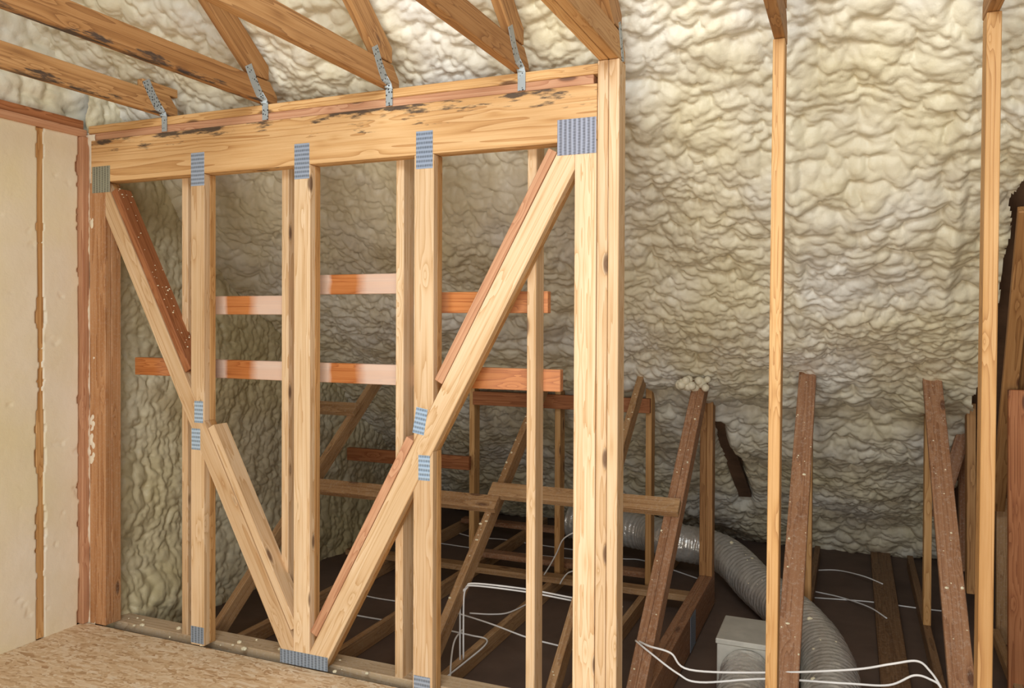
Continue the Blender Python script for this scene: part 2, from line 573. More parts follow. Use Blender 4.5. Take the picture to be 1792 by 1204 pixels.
def grid_obj(name, P, mat, mask=None, parent=None):
    """P: (n,m,3) array -> smooth shaded grid mesh."""
    n, m_ = P.shape[:2]
    idx = np.arange(n * m_).reshape(n, m_)
    q = np.stack([idx[:-1, :-1], idx[1:, :-1], idx[1:, 1:], idx[:-1, 1:]], -1).reshape(-1, 4)
    if mask is not None:
        q = q[mask[:-1, :-1].reshape(-1)]
    used, inv = np.unique(q, return_inverse=True)
    V = P.reshape(-1, 3)[used]
    q = inv.reshape(-1, 4)
    me = bpy.data.meshes.new(name)
    me.vertices.add(len(V))
    me.vertices.foreach_set('co', V.astype(np.float32).ravel())
    me.loops.add(q.size)
    me.loops.foreach_set('vertex_index', q.astype(np.int32).ravel())
    me.polygons.add(len(q))
    me.polygons.foreach_set('loop_start', np.arange(0, q.size, 4, dtype=np.int32))
    me.polygons.foreach_set('loop_total', np.full(len(q), 4, dtype=np.int32))
    me.polygons.foreach_set('use_smooth', np.ones(len(q), dtype=bool))
    me.update(calc_edges=True)
    me.validate()
    me.materials.append(mat)
    o = bpy.data.objects.new(name, me)
    link(o)
    return put(o, parent)


# ------------------------------------------------------------------ foam relief
def hash2(ix, iy, s):
    h = (ix.astype(np.int64) * 374761393 + iy.astype(np.int64) * 668265263 + s * 1442695041) & 0x7fffffff
    h = ((h ^ (h >> 13)) * 1274126177) & 0x7fffffff
    h = h ^ (h >> 16)
    return (h & 0xffff) / 65535.0


def vnoise(x, y, s):
    ix, iy = np.floor(x), np.floor(y)
    fx, fy = x - ix, y - iy
    fx, fy = fx * fx * (3 - 2 * fx), fy * fy * (3 - 2 * fy)
    a, b = hash2(ix, iy, s), hash2(ix + 1, iy, s)
    c, d = hash2(ix, iy + 1, s), hash2(ix + 1, iy + 1, s)
    return (a * (1 - fx) + b * fx) * (1 - fy) + (c * (1 - fx) + d * fx) * fy - 0.5


def blobs(x, y, s):
    """rounded cells: domes of varying height that overlap like risen foam"""
    ix, iy = np.floor(x), np.floor(y)
    best = np.zeros_like(x)
    for dx in (-1, 0, 1):
        for dy in (-1, 0, 1):
            cx, cy = ix + dx, iy + dy
            px = cx + 0.15 + 0.7 * hash2(cx, cy, s)
            py = cy + 0.15 + 0.7 * hash2(cx, cy, s + 11)
            rr = 0.62 + 0.42 * hash2(cx, cy, s + 23)
            d2 = ((x - px) ** 2 + (y - py) ** 2) / (rr * rr)
            best = np.maximum(best, np.sqrt(np.maximum(0, 1 - d2)) * rr)
    return best


def foam_relief(x, y, s, stretch=1.5, size=0.075, amp=1.0):
    wx = x + 0.06 * vnoise(x * 5, y * 5, s + 1) + 0.03 * vnoise(x * 14, y * 14, s + 2)
    wy = y + 0.07 * vnoise(x * 4, y * 4, s + 3) + 0.035 * vnoise(x * 12, y * 12, s + 4)
    big = 0.10 * vnoise(x * 1.3, y * 1.6, s + 5) + 0.055 * vnoise(x * 3.1, y * 3.6, s + 6)
    mixm = np.clip(0.45 + 1.7 * vnoise(x * 1.1 + 7, y * 1.4 + 3, s + 7) + 0.7 * vnoise(x * 4, y * 4, s + 17), 0, 1)
    # stretched lumps, larger in some regions than in others; each size sags over the one below
    coarse = blobs(wx / (size * 1.25 * stretch), wy / (size * 1.25), s + 30) * size * 1.25 * 0.62
    medium = blobs((wx + 0.2 * coarse) / (size * 0.62 * stretch), (wy - 0.7 * coarse) / (size * 0.62), s + 60) * size * 0.62 * 0.75
    small = blobs((wx + 0.3 * medium) / (size * 0.32 * stretch), (wy - 0.9 * medium) / (size * 0.32), s + 90) * size * 0.32 * 0.62
    return big + amp * (coarse * (0.35 + 0.75 * mixm) + medium * (1.05 - 0.35 * mixm) + small * (1.15 - 0.7 * mixm))


# ------------------------------------------------------------------ setting: roof slope, walls, floor
Z_LOW = -0.23           # back of the drywall ceiling of the room below
WALL_Y = 2.90           # front face of the truss wall
ROOF_M = 0.80


def roof_z(y):
    return 2.80 - ROOF_M * (y - 2.82)


nrm = Vector((0, -ROOF_M, -1)).normalized()
xs = np.arange(-4.0, 2.35, 0.0072)
ss = np.arange(0, 1, 1 / 800.0)
ys = 2.25 + ss * (6.95 - 2.25)
Xg, Yg = np.meshgrid(xs, ys, indexing='ij')
slope_len = math.sqrt(1 + ROOF_M ** 2)
h = foam_relief(Xg, Yg * slope_len, 3, stretch=1.12, size=0.078)
for rx in (-0.235, 0.39):
    h += 0.022 * np.exp(-((Xg - rx) / 0.03) ** 2) * np.clip((Yg - 2.9) / 0.5, 0, 1) * np.clip((4.6 - Yg) / 0.3, 0, 1)
h -= 0.10
# thicker coat down to the attic truss tops, ending in a ragged lip
yb_ = 4.95 + 0.22 * vnoise(Xg * 1.7, Yg * 0, 31) + 0.10 * vnoise(Xg * 6, Yg * 3, 32)
tt = np.clip((yb_ - Yg) / 0.22 + 0.5, 0, 1)
h += 0.09 * tt * tt * (3 - 2 * tt) * np.clip((Yg - 2.98) / 0.7, 0, 1)
# split that lays a rafter bare
A_, B_ = (-0.80, 5.30), (-0.72, 6.05)
k_ = np.clip((Yg - A_[1]) / (B_[1] - A_[1]), 0, 1)
h -= 0.13 * np.exp(-((Xg - (A_[0] + (B_[0] - A_[0]) * k_) + 0.05 * vnoise(Yg * 6, Xg * 0, 33)) / 0.045) ** 2) * np.clip((Yg - 5.2) / 0.1, 0, 1) * np.clip((6.2 - Yg) / 0.1, 0, 1)
Pg = np.stack([Xg + nrm.x * h, Yg + nrm.y * h, roof_z(Yg) + nrm.z * h], -1)
edge = np.where(Yg < 3.40, 2.6, np.maximum(0.59, 0.9 - (Yg - 3.40) * 3.0)) + 0.03 * vnoise(Yg * 14, Xg * 12, 9) + 0.05 * vnoise(Yg * 5, Xg * 4, 19)
keep = (Xg < edge) & (Pg[..., 2] > Z_LOW - 0.12)
ceiling = tag(grid_obj("ceiling", Pg, FOAM, keep), "sloping roof underside lined with lumpy cream spray foam", None, None, "structure")
# roof deck above the foam and up over the room behind the camera
dk = []
for y in (7.1, 2.3, -0.6):
    dk += [(-4.3, y, roof_z(y) + 0.16), (2.6, y, roof_z(y) + 0.16)]
deck = mesh_obj("roof_deck", dk, [(0, 1, 3, 2), (2, 3, 5, 4)], ROOF_DECK, ceiling)

# left wall beyond the truss wall, raw lumpy foam
ys = np.arange(2.93, 6.75, 0.0082)
zs = np.arange(-0.3, 2.95, 0.0082)
Yl, Zl = np.meshgrid(ys, zs, indexing='ij')
h = foam_relief(Yl + 20, Zl, 41, stretch=0.95, size=0.07) - 0.04
h += 0.05 * np.exp(-((Zl + 0.05) / 0.22) ** 2)
Pl = np.stack([-3.56 + h, Yl, Zl], -1)
keep = (Zl < roof_z(Yl) + 0.12)
wl = grid_obj("wall_left_rear", Pl, FOAM_OLIVE, keep)
tag(wl, "olive lumpy spray foam wall behind the truss wall", None, None, "structure")
# gable foam above the left wall plate
ys = np.arange(0.4, 3.6, 0.0125)
zs = np.arange(2.44, 4.2, 0.0125)
Yu, Zu = np.meshgrid(ys, zs, indexing='ij')
h = foam_relief(Yu + 50, Zu, 77, stretch=1.3, size=0.08) - 0.02
Pu = np.stack([-3.70 + h, Yu, Zu], -1)
wg = grid_obj("wall_left_gable", Pu, FOAM, Zu < roof_z(Yu) + 0.1)
tag(wg, "cream spray foam gable above the left wall plate", None, None, "structure")

# trimmed foam of the near left wall with its studs and plates
ys = np.arange(0.4, 2.935, 0.0075)
zs = np.arange(-0.01, 2.47, 0.008)
Yt, Zt = np.meshgrid(ys, zs, indexing='ij')
wav = 0.010 * vnoise(Yt * 3, Zt * 3, 15) + 0.004 * vnoise(Yt * 11, Zt * 9, 16) + 0.0016 * vnoise(Yt * 45, Zt * 30, 18)
fb = vnoise(Yt * 9 + Zt * 5, Zt * 14, 21) + 0.5 * vnoise(Yt * 23, Zt * 31, 22) + 0.25 * vnoise(Yt * 50, Zt * 60, 23)
chips = -0.005 * np.clip((fb - 0.47) / 0.10, 0, 1)
front = -3.556 + wav * 0.6 + chips
for yc_, half in ((2.259, 0.021), (2.665, 0.021), (2.90, 0.034)):
    rag = half + 0.016 * vnoise(Zt * 7, Yt * 0 + yc_ * 9, 25) + 0.014 * vnoise(Zt * 26, Yt * 0 + yc_ * 5, 26) - 0.004
    front = np.where(np.abs(Yt - yc_) < rag, -3.60, front)
Pt = np.stack([front, Yt, Zt], -1)
wall_left = tag(grid_obj("wall_left", Pt, FOAM_CUT), "smooth trimmed cream foam wall between studs", None, None, "structure")
wall_left_root = wall_left
box("stud", (-3.65, 2.646, 0.0), (-3.561, 2.684, 2.432), W_GOLD, wall_left)
box("stud", (-3.65, 2.872, 0.0), (-3.530, 2.912, 2.432), W_PINK, wall_left)
box("stud", (-3.65, 2.24, 0.0), (-3.561, 2.278, 2.432), W_GOLD, wall_left)
box("top_plate", (-3.65, 0.4, 2.433), (-3.545, 2.912, 2.471), W_PINK, wall_left, 'y')
box("top_plate", (-3.66, 0.4, 2.472), (-3.57, 2.912, 2.520), W_RED, wall_left, 'y')
ys = np.arange(-3.63, -3.475, 0.0075)
zs = np.arange(-0.01, 2.45, 0.0075)
Xs, Zs = np.meshgrid(ys, zs, indexing='ij')
h = 0.012 * blobs(Xs / 0.024, Zs / 0.03, 8) + 0.02 * vnoise(Xs * 20, Zs * 9, 12)
grid_obj("foam_seam", np.stack([Xs, 2.918 - h, Zs], -1), FOAM_CUT, None, wall_left)
# backing so no daylight leaks round the plates
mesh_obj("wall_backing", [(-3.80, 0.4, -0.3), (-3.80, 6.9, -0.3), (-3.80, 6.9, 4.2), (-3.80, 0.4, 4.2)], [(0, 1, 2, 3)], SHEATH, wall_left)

# wall on the right, rough boards behind the framing
wall_right = mesh_obj("wall_right", [(2.30, 1.4, -0.3), (2.30, 7.1, -0.3), (2.30, 7.1, 4.2), (2.30, 1.4, 4.2), (2.32, 1.4, -0.3), (2.32, 7.1, -0.3), (2.32, 7.1, 4.2), (2.32, 1.4, 4.2)],
                      [(0, 1, 2, 3), (7, 6, 5, 4), (0, 3, 7, 4), (1, 5, 6, 2), (3, 2, 6, 7), (0, 4, 5, 1)], SHEATH)
tag(wall_right, "rough brown sheathing at the right edge behind studs", None, None, "structure")
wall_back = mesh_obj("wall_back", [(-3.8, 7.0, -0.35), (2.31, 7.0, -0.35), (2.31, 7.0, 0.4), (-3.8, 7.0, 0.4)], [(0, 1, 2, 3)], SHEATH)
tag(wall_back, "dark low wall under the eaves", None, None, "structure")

# OSB floor panels of the room, and the drywall beyond and below
floor = tag(bpy.data.objects.new("floor", None), "strand board subfloor in the near room", None, None, "structure")
link(floor)
seams_x = [-3.56, -2.752, -1.53, -0.31, 1.0, 2.29]
seams_y = [-2.4, 0.05, 1.27, 2.495, 2.898]
for i in range(len(seams_x) - 1):
    for j in range(len(seams_y) - 1):
        g = 0.0015
        o = box("osb_panel", (seams_x[i] + g, seams_y[j] + g, -0.022), (seams_x[i + 1] - g, seams_y[j + 1] - g, random.uniform(-0.0015, 0.0)), OSB, floor, 'x', 0.001)
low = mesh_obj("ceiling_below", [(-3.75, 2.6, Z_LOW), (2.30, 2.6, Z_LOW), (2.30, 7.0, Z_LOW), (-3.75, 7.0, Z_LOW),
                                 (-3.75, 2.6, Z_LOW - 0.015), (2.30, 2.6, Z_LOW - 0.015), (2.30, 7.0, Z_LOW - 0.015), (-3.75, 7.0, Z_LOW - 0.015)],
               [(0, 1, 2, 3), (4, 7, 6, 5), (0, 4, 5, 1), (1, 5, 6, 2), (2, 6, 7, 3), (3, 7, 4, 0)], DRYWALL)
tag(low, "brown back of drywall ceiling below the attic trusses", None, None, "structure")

# ------------------------------------------------------------------ truss wall (two plies)
Y0, Y1, Y2 = WALL_Y, WALL_Y + 0.0375, WALL_Y + 0.0385
Y3 = WALL_Y + 0.076
truss = thing("wall_truss", (-2.2, WALL_Y, 0), "two-ply pine wall truss with V-shaped diagonals under a deep beam", "truss")
BZ0, BZ1 = 2.203, 2.412


def two_ply(name, poly, exdir, mat, mat2=None):
    a = wall_poly(name, poly, Y0, Y1, exdir, mat, truss)
    wall_poly(name, poly, Y2, Y3, exdir, mat2 or W_GOLD, truss)
    return a


def rect(x0, x1, z0, z1):
    return [(x0, z0), (x1, z0), (x1, z1), (x0, z1)]


two_ply("top_chord", rect(-3.505, -0.884, BZ0, BZ1), (1, 0), W_BEAM)
wall_poly("web", rect(-3.516, -3.409, 0.0, BZ0 - 0.001), Y0, Y0 + 0.034, (0, 1), W_TAN, truss)
wall_poly("web", rect(-3.516, -3.407, 0.0, BZ0 - 0.001), Y0 + 0.036, Y0 + 0.092, (0, 1), W_TAN, truss)
two_ply("web", rect(-2.266, -2.180, 0.002, BZ0 - 0.001), (0, 1), W_PALE)
two_ply("web", rect(-0.970, -0.885, -0.2, BZ0 - 0.001), (0, 1), W_PALE)

# diagonals
def strip(c0, c1, half_in, half_out):
    """outline of a straight strip between two (x,z) points, offsets to the left of the direction"""
    d = (Vector(c1) - Vector(c0)).normalized()
    n = Vector((-d.y, d.x))
    a, b = Vector(c0), Vector(c1)
    return [tuple(a + n * half_in), tuple(b + n * half_in), tuple(b + n * half_out), tuple(a + n * half_out)]


L0, L1 = (-3.505, 2.301), (-2.205, -0.088)     # left diagonal centre line, top to foot
R0, R1 = (-0.914, 2.30), (-2.212, -0.087)      # right diagonal centre line
dL = (Vector(L1) - Vector(L0)).normalized()
dR = (Vector(R1) - Vector(R0)).normalized()
nL = Vector((-dL.y, dL.x))      # points to upper right
nR = Vector((dR.y, -dR.x))      # points to upper left
polyL = strip(L0, L1, -0.042, 0.042)
for a, b, c in ((0, 1, BZ0 - 0.0015), (0, -1, -0.002), (1, 0, -2.267), (-1, 0, 3.408)):
    polyL = clip(polyL, a, b, c)
two_ply("diagonal", polyL, (dL.x, dL.y), W_PALE, W_GOLD)
polyR = strip(R0, R1, -0.0465, 0.0465)
for a, b, c in ((0, 1, BZ0 - 0.0015), (0, -1, -0.002), (-1, 0, 2.179), (1, 0, -0.971)):
    polyR = clip(polyR, a, b, c)
two_ply("diagonal", polyR, (dR.x, dR.y), W_PALE, W_GOLD)
# webs crossed by the diagonals, cut to them
c_L = nL.dot(Vector(L0))
c_R = nR.dot(Vector(R0))
s1 = rect(-2.856, -2.776, 0.0, BZ0 - 0.001)
two_ply("web", clip(s1, -nL.x, -nL.y, -(c_L + 0.043)), (0, 1), W_PALE)
two_ply("web", clip(s1, nL.x, nL.y, c_L - 0.043), (0, 1), W_PALE)
s3 = rect(-1.662, -1.571, -0.02, BZ0 - 0.001)
two_ply("web", clip(s3, -nR.x, -nR.y, -(c_R + 0.0475)), (0, 1), W_PALE)
two_ply("web", clip(s3, nR.x, nR.y, c_R - 0.0475), (0, 1), W_PALE)


# stiffeners nailed flat along the upper edges of the diagonals
def stiffener(p0, p1, d, n, c, off, mat, label):
    a = Vector(p0)
    b = Vector(p1)
    a = a + n * (c + off - n.dot(a))
    b = b + n * (c + off - n.dot(b))
    dd = (b - a).normalized()
    nn = Vector((-dd.y, dd.x))
    poly = [tuple(a + nn * 0.019), tuple(b + nn * 0.019), tuple(b - nn * 0.019), tuple(a - nn * 0.019)]
    o = wall_poly("stiffener", poly, Y0 + 0.004, Y0 + 0.093, (dd.x, dd.y), mat, truss)
    o['label'] = label
    return o


sL1 = stiffener((-3.345, 2.165), (-2.885, 1.281), dL, nL, c_L, 0.0635, W_RED, "reddish fir stiffener speckled with foam")
stiffener((-2.735, 1.033), (-2.290, 0.147), dL, nL, c_L, 0.0635, W_PALE, "pale stiffener with a tan broad side")
stiffener((-1.064, 2.180), (-1.552, 1.277), dR, nR, c_R, 0.070, W_PINK, "pink fir stiffener")
stiffener((-1.686, 1.040), (-2.155, 0.147), dR, nR, c_R, 0.070, W_PINK, "pink fir stiffener")


# toothed connector plates on the front of the truss wall
def plate(u0, v0, u1, v1, mat, tilt=0.0):
    p = onY((u0 + u1) / 2, (v0 + v1) / 2, WALL_Y - 0.0016)
    a, b = onY(u0, (v0 + v1) / 2, WALL_Y), onY(u1, (v0 + v1) / 2, WALL_Y)
    c, d = onY((u0 + u1) / 2, v0, WALL_Y), onY((u0 + u1) / 2, v1, WALL_Y)
    w, hgt = (b - a).length, (c - d).length
    ex = Vector((math.cos(tilt), 0, math.sin(tilt)))
    ez = Vector((0, 1, 0))
    ey = ez.cross(ex)
    return prism("connector_plate", [(-w / 2, -hgt / 2), (w / 2, -hgt / 2), (w / 2, hgt / 2), (-w / 2, hgt / 2)], 0.0016, (p, ex, ey, ez), mat, truss, 0.0004)


plate(334, 267, 357, 325, PLATE)
plate(515, 251, 541, 313, PLATE)
plate(728, 229, 757, 295, PLATE)
plate(975, 207, 1043, 270, PLATE_V)
plate(161, 291, 192, 337, PLATE_OLD)
plate(340, 702, 355, 740, PLATE_BLUE)
plate(335, 750, 350, 787, PLATE_BLUE)
plate(725, 714, 745, 760, PLATE_BLUE, -0.17)
plate(732, 797, 752, 841, PLATE_BLUE)
plate(334, 1097, 356, 1126, PLATE_FOOT)
plate(490, 1143, 572, 1167, PLATE_FOOT)
plate(724, 1184, 752, 1222, PLATE)

# plates on top of the beam and the double post at its right end
tp = thing("top_plate", (-2.2, 2.93, BZ1), "reddish doubled top plate resting on the deep beam", "plate")
box("lower_board", (-3.53, 2.908, BZ1 + 0.001), (-0.900, 2.997, 2.449), W_PINK, tp, 'x')
box("upper_board", (-3.53, 2.906, 2.450), (-0.882, 2.995, 2.488), W_GOLD, tp, 'x')

post = thing("corner_post", (-0.84, 2.94, -0.2), "tall doubled fir post at the right end of the truss wall", "post")
box("post_ply", (-0.881, 2.897, -0.2), (-0.8405, 2.986, 2.494), W_PALE, post)
box("post_ply", (-0.8385, 2.897, -0.2), (-0.798, 2.986, 2.494), W_PALE, post)

sole = tag(box("sole_plate", (-3.50, 2.978, -0.045), (-0.885, 3.085, -0.002), W_SOLE, None, 'x'), "dusty sole plate along the foot of the truss wall", "plate")

# studs of the second row, behind the truss wall
for x, lab in ((-2.975, "slim stud behind the truss wall, nearest the left wall"),
               (-2.379, "slim stud behind the middle web of the truss wall"),
               (-1.778, "slim stud left of the web crossed by the right diagonal"),
               (-1.175, "slim stud between the right diagonal and the wide right web")):
    tag(box("wall_stud", (x - 0.019, 2.982, -0.005), (x + 0.019, 3.071, 2.47), W_PALE), lab, "stud", "studs behind the truss wall")
# open studs on the right
tag(board("wall_stud", (-0.252, 2.9, -0.2), (-0.240, 2.9, 2.494), (1, 0, 0), 0.039, 0.089, W_GOLD), "free-standing slim stud left of the other in the open right part", "stud", "open studs on the right")
tag(board("wall_stud", (0.388, 2.9, -0.2), (0.398, 2.9, 2.494), (1, 0, 0), 0.041, 0.089, W_GOLD), "free-standing stud nearest the right edge", "stud", "open studs on the right")

# orange horizontal braces on the back of those studs
YB = 3.073
for x0, x1, z, lab in ((-3.403, -1.085, 1.284, "long orange brace board across the backs of the studs"),
                       (-2.93, -2.36, 1.594, "short orange brace high between the left web and the middle web"),
                       (-2.32, -1.80, 1.687, "short orange brace set highest, right of the middle web"),
                       (-1.74, -1.14, 1.602, "short orange brace behind the right diagonal")):
    tag(box("brace_board", (x0, YB, z - 0.0445), (x1, YB + 0.038, z + 0.0445), W_ORNG, None, 'x'), lab, "brace", "orange braces")

# ------------------------------------------------------------------ roof trusses: joists, top chords, twisted straps
def ribbon(name, pts, dirs, width_in, thick, mat, parent):
    """flat strap: centre points with a width direction each"""
    pts = [Vector(p) for p in pts]
    V, Fc = [], []
    n = len(pts)
    for i, (p, d) in enumerate(zip(pts, dirs)):
        t = (pts[min(i + 1, n - 1)] - pts[max(i - 1, 0)]).normalized()
        d = Vector(d)
        width = width_in * (1.45 if i < n - 4 else 1.0)
        d = (d - t * d.dot(t)).normalized()
        nn = t.cross(d)
        for a, b in ((-1, -1), (1, -1), (1, 1), (-1, 1)):
            V.append(p + d * (a * width / 2) + nn * (b * thick / 2))
    for i in range(n - 1):
        for k in range(4):
            k2 = (k + 1) % 4
            Fc.append((4 * i + k, 4 * i + k2, 4 * i + 4 + k2, 4 * i + 4 + k))
    Fc.append((3, 2, 1, 0))
    Fc.append(tuple(4 * (n - 1) + k for k in range(4)))
    return mesh_obj(name, V, Fc, mat, parent)


JZ0, JZ1 = 2.496, 2.597
joists = [(-3.045, 0.038, "ceiling joist nearest the left wall, with a metal strap at its end"),
          (-2.448, 0.038, "second ceiling joist from the left wall, knotty, with a steep rafter"),
          (-1.806, 0.038, "third ceiling joist from the left wall, with a steep rafter"),
          (-1.212, 0.038, "fourth ceiling joist from the left wall, right of centre"),
          (-0.840, 0.078, "doubled ceiling joist resting on the tall double post"),
          (-0.238, 0.038, "short view of a joist above the left open stud"),
          (0.395, 0.038, "short view of a joist above the stud nearest the right edge")]
for i, (x, w, lab) in enumerate(joists):
    t = thing("roof_truss", (x, 2.95, JZ0), lab, "truss", "roof trusses")
    plies = [(x - w / 2, x + w / 2)] if w < 0.05 else [(x - w / 2, x - 0.001), (x + 0.001, x + w / 2)]
    for a, b in plies:
        # joist with the tail end cut to the roof pitch
        L_ = 2.99
        poly = [(0.2, JZ0), (L_, JZ0), (L_, JZ0 + 0.045), (L_ - 0.05, JZ1), (0.2, JZ1)]
        cy = 1.6
        prism("bottom_chord", [(p[0] - cy, p[1] - JZ0) for p in poly], b - a, (Vector((a, cy, JZ0)), Vector((0, 1, 0)), Vector((0, 0, 1)), Vector((1, 0, 0))),
              (W_MOLD if i < 2 else W_JOIST) if w < 0.05 else W_GOLD, t)
    # rafter: its under edge rises toward the room
    def under(y):
        return 2.604 - 0.79 * (y - 2.815)
    if i not in (0,):
        ya, yb = 2.83, 0.6
        xr = x + 0.002
        cyr = 1.7
        poly = [(ya, under(ya)), (yb, under(yb)), (yb, under(yb) + 0.135), (2.93, under(2.93) + 0.15), (2.93, JZ1 + 0.004), (2.84, JZ1 + 0.004)]
        ex = Vector((0, -1, 0.79)).normalized()
        ez = Vector((1, 0, 0))
        ey = ez.cross(ex)
        og = Vector((xr - w / 2, 2.2, under(2.2)))
        loc = []
        for yy, zz in poly:
            d = Vector((0, yy - 2.2, zz - under(2.2)))
            loc.append((d.dot(ex), d.dot(ey)))
        prism("top_chord", loc, w, (og, ex, ey, ez), W_JOIST, t)
    else:
        box("heel_block", (x - 0.018, 2.78, JZ1 + 0.001), (x + 0.018, 2.99, JZ1 + 0.04), W_JOIST, t, 'y')
    if i < 5:
        xr = x + w / 2 + 0.0015
        pts = [(xr, 2.795, JZ1 + 0.035), (xr, 2.835, JZ1 - 0.03), (xr, 2.868, JZ1 - 0.075), (xr + 0.002, 2.893, 2.500), (xr + 0.003, 2.9005, 2.486), (xr + 0.003, 2.9015, 2.46), (xr + 0.003, 2.9015, 2.417)]
        if i == 4:
            pts = [(xr, 2.90, JZ1 + 0.03), (xr, 2.92, JZ1 - 0.01), (xr, 2.94, JZ1 - 0.06), (xr, 2.955, JZ1 - 0.10)]
            ribbon("strap", pts, [(0, 1, 0.3)] * 4, 0.035, 0.0016, STRAP, t)
        else:
            dirs = [(0, 1, .4), (0, 1, .4), (0.1, 1, .4), (0.7, 0.7, 0), (1, 0.1, 0), (1, 0, 0), (1, 0, 0)]
            ribbon("strap", pts, dirs, 0.032, 0.0016, STRAP, t)

# ------------------------------------------------------------------ attic trusses behind the wall
CH = -0.14          # top of bottom chords


def slope_z(y):
    return 0.0 + 0.787 * (y - 3.215)


sdir = Vector((0, 1, 0.787)).normalized()
sn = Vector((0, -0.787, 1)).normalized()


def crumbs(parent, pts, name="foam_crumbs"):
    """small bits of foam stuck to a face, one joined mesh"""
    bm = bmesh.new()
    for p, r in pts:
        mtx = Matrix.Translation(p) @ Matrix.Diagonal((random.uniform(.7, 1.3), random.uniform(.7, 1.3), random.uniform(.5, .9), 1))
        bmesh.ops.create_icosphere(bm, subdivisions=1, radius=r, matrix=mtx)
    me = bpy.data.meshes.new(name)
    bm.to_mesh(me)
    bm.free()
    me.materials.append(CRUMB)
    o = link(bpy.data.objects.new(name, me))
    put(o, parent)
    o['kind'] = 'stuff'
    return o


attic = [(-2.975, False, False, "attic truss nearest the left foam wall, its slope behind the middle web", W_DUST),
         (-2.385, False, False, "attic truss carrying the dark red purlin's right end", W_DUST),
         (-1.766, True, False, "attic truss whose slope carries the meeting ends of two flat boards", W_DUST),
         (-1.165, True, False, "attic truss half hidden by the double post", W_DUST),
         (-0.811, True, True, "doubled attic truss right of the tall double post", W_BROWN),
         (-0.228, True, False, "attic truss with a broad flat board, behind the slim left open stud", W_BROWN),
         (0.388, True, False, "attic truss with a broad flat board, left of the stud nearest the right edge", W_BROWN)]
for x, web, dbl, lab, mat in attic:
    t = thing("attic_truss", (x, 4.0, Z_LOW), lab, "truss", "attic trusses behind the wall")
    xsx = [x] if not dbl else [x - 0.0195, x + 0.0195]
    for xx in xsx:
        y_t = 4.83
        if x != -2.385:
            board("sloping_chord", (xx, 3.10, slope_z(3.10)), (xx, y_t, slope_z(y_t)), (1, 0, 0), 0.038, 0.089, mat, t) if False else \
                prism("sloping_chord", [(-1.4, -0.089), (1.0, -0.089), (1.0, 0.0), (-1.4, 0.0)], 0.038,
                      (Vector((xx - 0.019, 4.12, slope_z(4.12))), sdir, sn, Vector((1, 0, 0))), mat, t)
        if web or x == -2.385:
            box("web", (xx - 0.019, 4.955, CH + 0.001 if not dbl else -0.02), (xx + 0.019, 5.044, 1.16), W_GOLD if not dbl else W_JOIST, t)
        if not dbl:
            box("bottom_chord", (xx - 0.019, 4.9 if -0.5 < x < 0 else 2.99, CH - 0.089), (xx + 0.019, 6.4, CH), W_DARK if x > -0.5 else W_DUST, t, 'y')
        else:
            box("bottom_chord", (xx - 0.019, 3.05, -0.215), (xx + 0.019, 5.06, -0.021), W_BROWN, t, 'y')
    if dbl:
        box("connector_plate", (x + 0.0392, 4.25, -0.215), (x + 0.0405, 4.40, -0.03), PLATE_FOOT, t, 'y', 0.0003)
    if x > -0.5:
        cx = -0.2275 if x < 0 else 0.383
        o = prism("flat_board", [(-1.35, -0.0445), (0.99, -0.0445), (0.99, 0.0445), (-1.35, 0.0445)], 0.038,
                  (Vector((cx, 4.12, slope_z(4.12) + 0.001)), sdir, Vector((-1, 0, 0)), sn), W_BROWN, t)
        o['label'] = "broad red-brown board flecked with foam"
        pts = []
        for _ in range(26):
            yy = random.uniform(3.1, 4.75)
            p = Vector((cx + random.uniform(-.04, .04), yy, slope_z(yy))) + sn * 0.039
            pts.append((p, random.choice((.003, .003, .004, .005, .008))))
        crumbs(t, pts)
    elif x > -2.3:
        pts = []
        for _ in range(22):
            yy = random.uniform(3.2, 4.75)
            xx = random.choice(xsx)
            pts.append((Vector((xx + random.uniform(-.016, .016), yy, slope_z(yy))) + sn * 0.001, random.choice((.003, .004, .005, .008))))
        crumbs(t, pts)
# foam wad on top of the doubled truss
bm = bmesh.new()
for k in range(16):
    p = Vector((-0.815 + random.uniform(-.09, .06), 4.62 + random.uniform(-.04, .05), 1.165 + random.uniform(-.03, .03)))
    bmesh.ops.create_icosphere(bm, subdivisions=2, radius=random.uniform(.016, .032), matrix=Matrix.Translation(p))
me = bpy.data.meshes.new("foam_wad")
bm.to_mesh(me)
bm.free()
me.polygons.foreach_set('use_smooth', [True] * len(me.polygons))
me.materials.append(FOAM)
tag(link(bpy.data.objects.new("foam_wad", me)), "lumpy foam wad capping the doubled attic truss", "foam")

# flat boards laid across the slopes
def cross_board(x0, x1, y, mat, lab, lift=0.001):
    p0 = Vector((x0, y, slope_z(y) + lift))
    p1 = Vector((x1, y, slope_z(y) + lift))
    o = board("lateral_brace", p0, p1, sdir, 0.089, 0.038, mat)
    return tag(o, lab, "brace", "flat boards across the attic slopes")


cross_board(-3.0, -1.72, 3.90, W_DUST, "flat board across the slopes, left of the overlap", 0.001)
cross_board(-1.79, -0.775, 3.97, W_DUST, "flat board across the slopes, reaching the doubled truss", 0.002)
cross_board(-3.45, -2.93, 4.40, W_DUST, "short flat board high by the left foam wall", 0.001)
tag(box("purlin", (-3.33, 4.86, 0.52), (-2.36, 4.898, 0.61), W_RED, None, 'x'), "dark red purlin low against the shaded foam", "purlin")
tag(box("purlin", (-2.36, 4.915, 0.955), (-1.15, 4.953, 1.045), W_RED, None, 'x'), "brown header board behind the two attic posts", "purlin")
tag(box("metal_bracket", (-1.80, 3.15, CH + 0.001), (-1.72, 3.27, CH + 0.012), STRAP, None, 'y', 0.001), "grey metal bracket on a chord at the lower edge of the picture", "bracket")
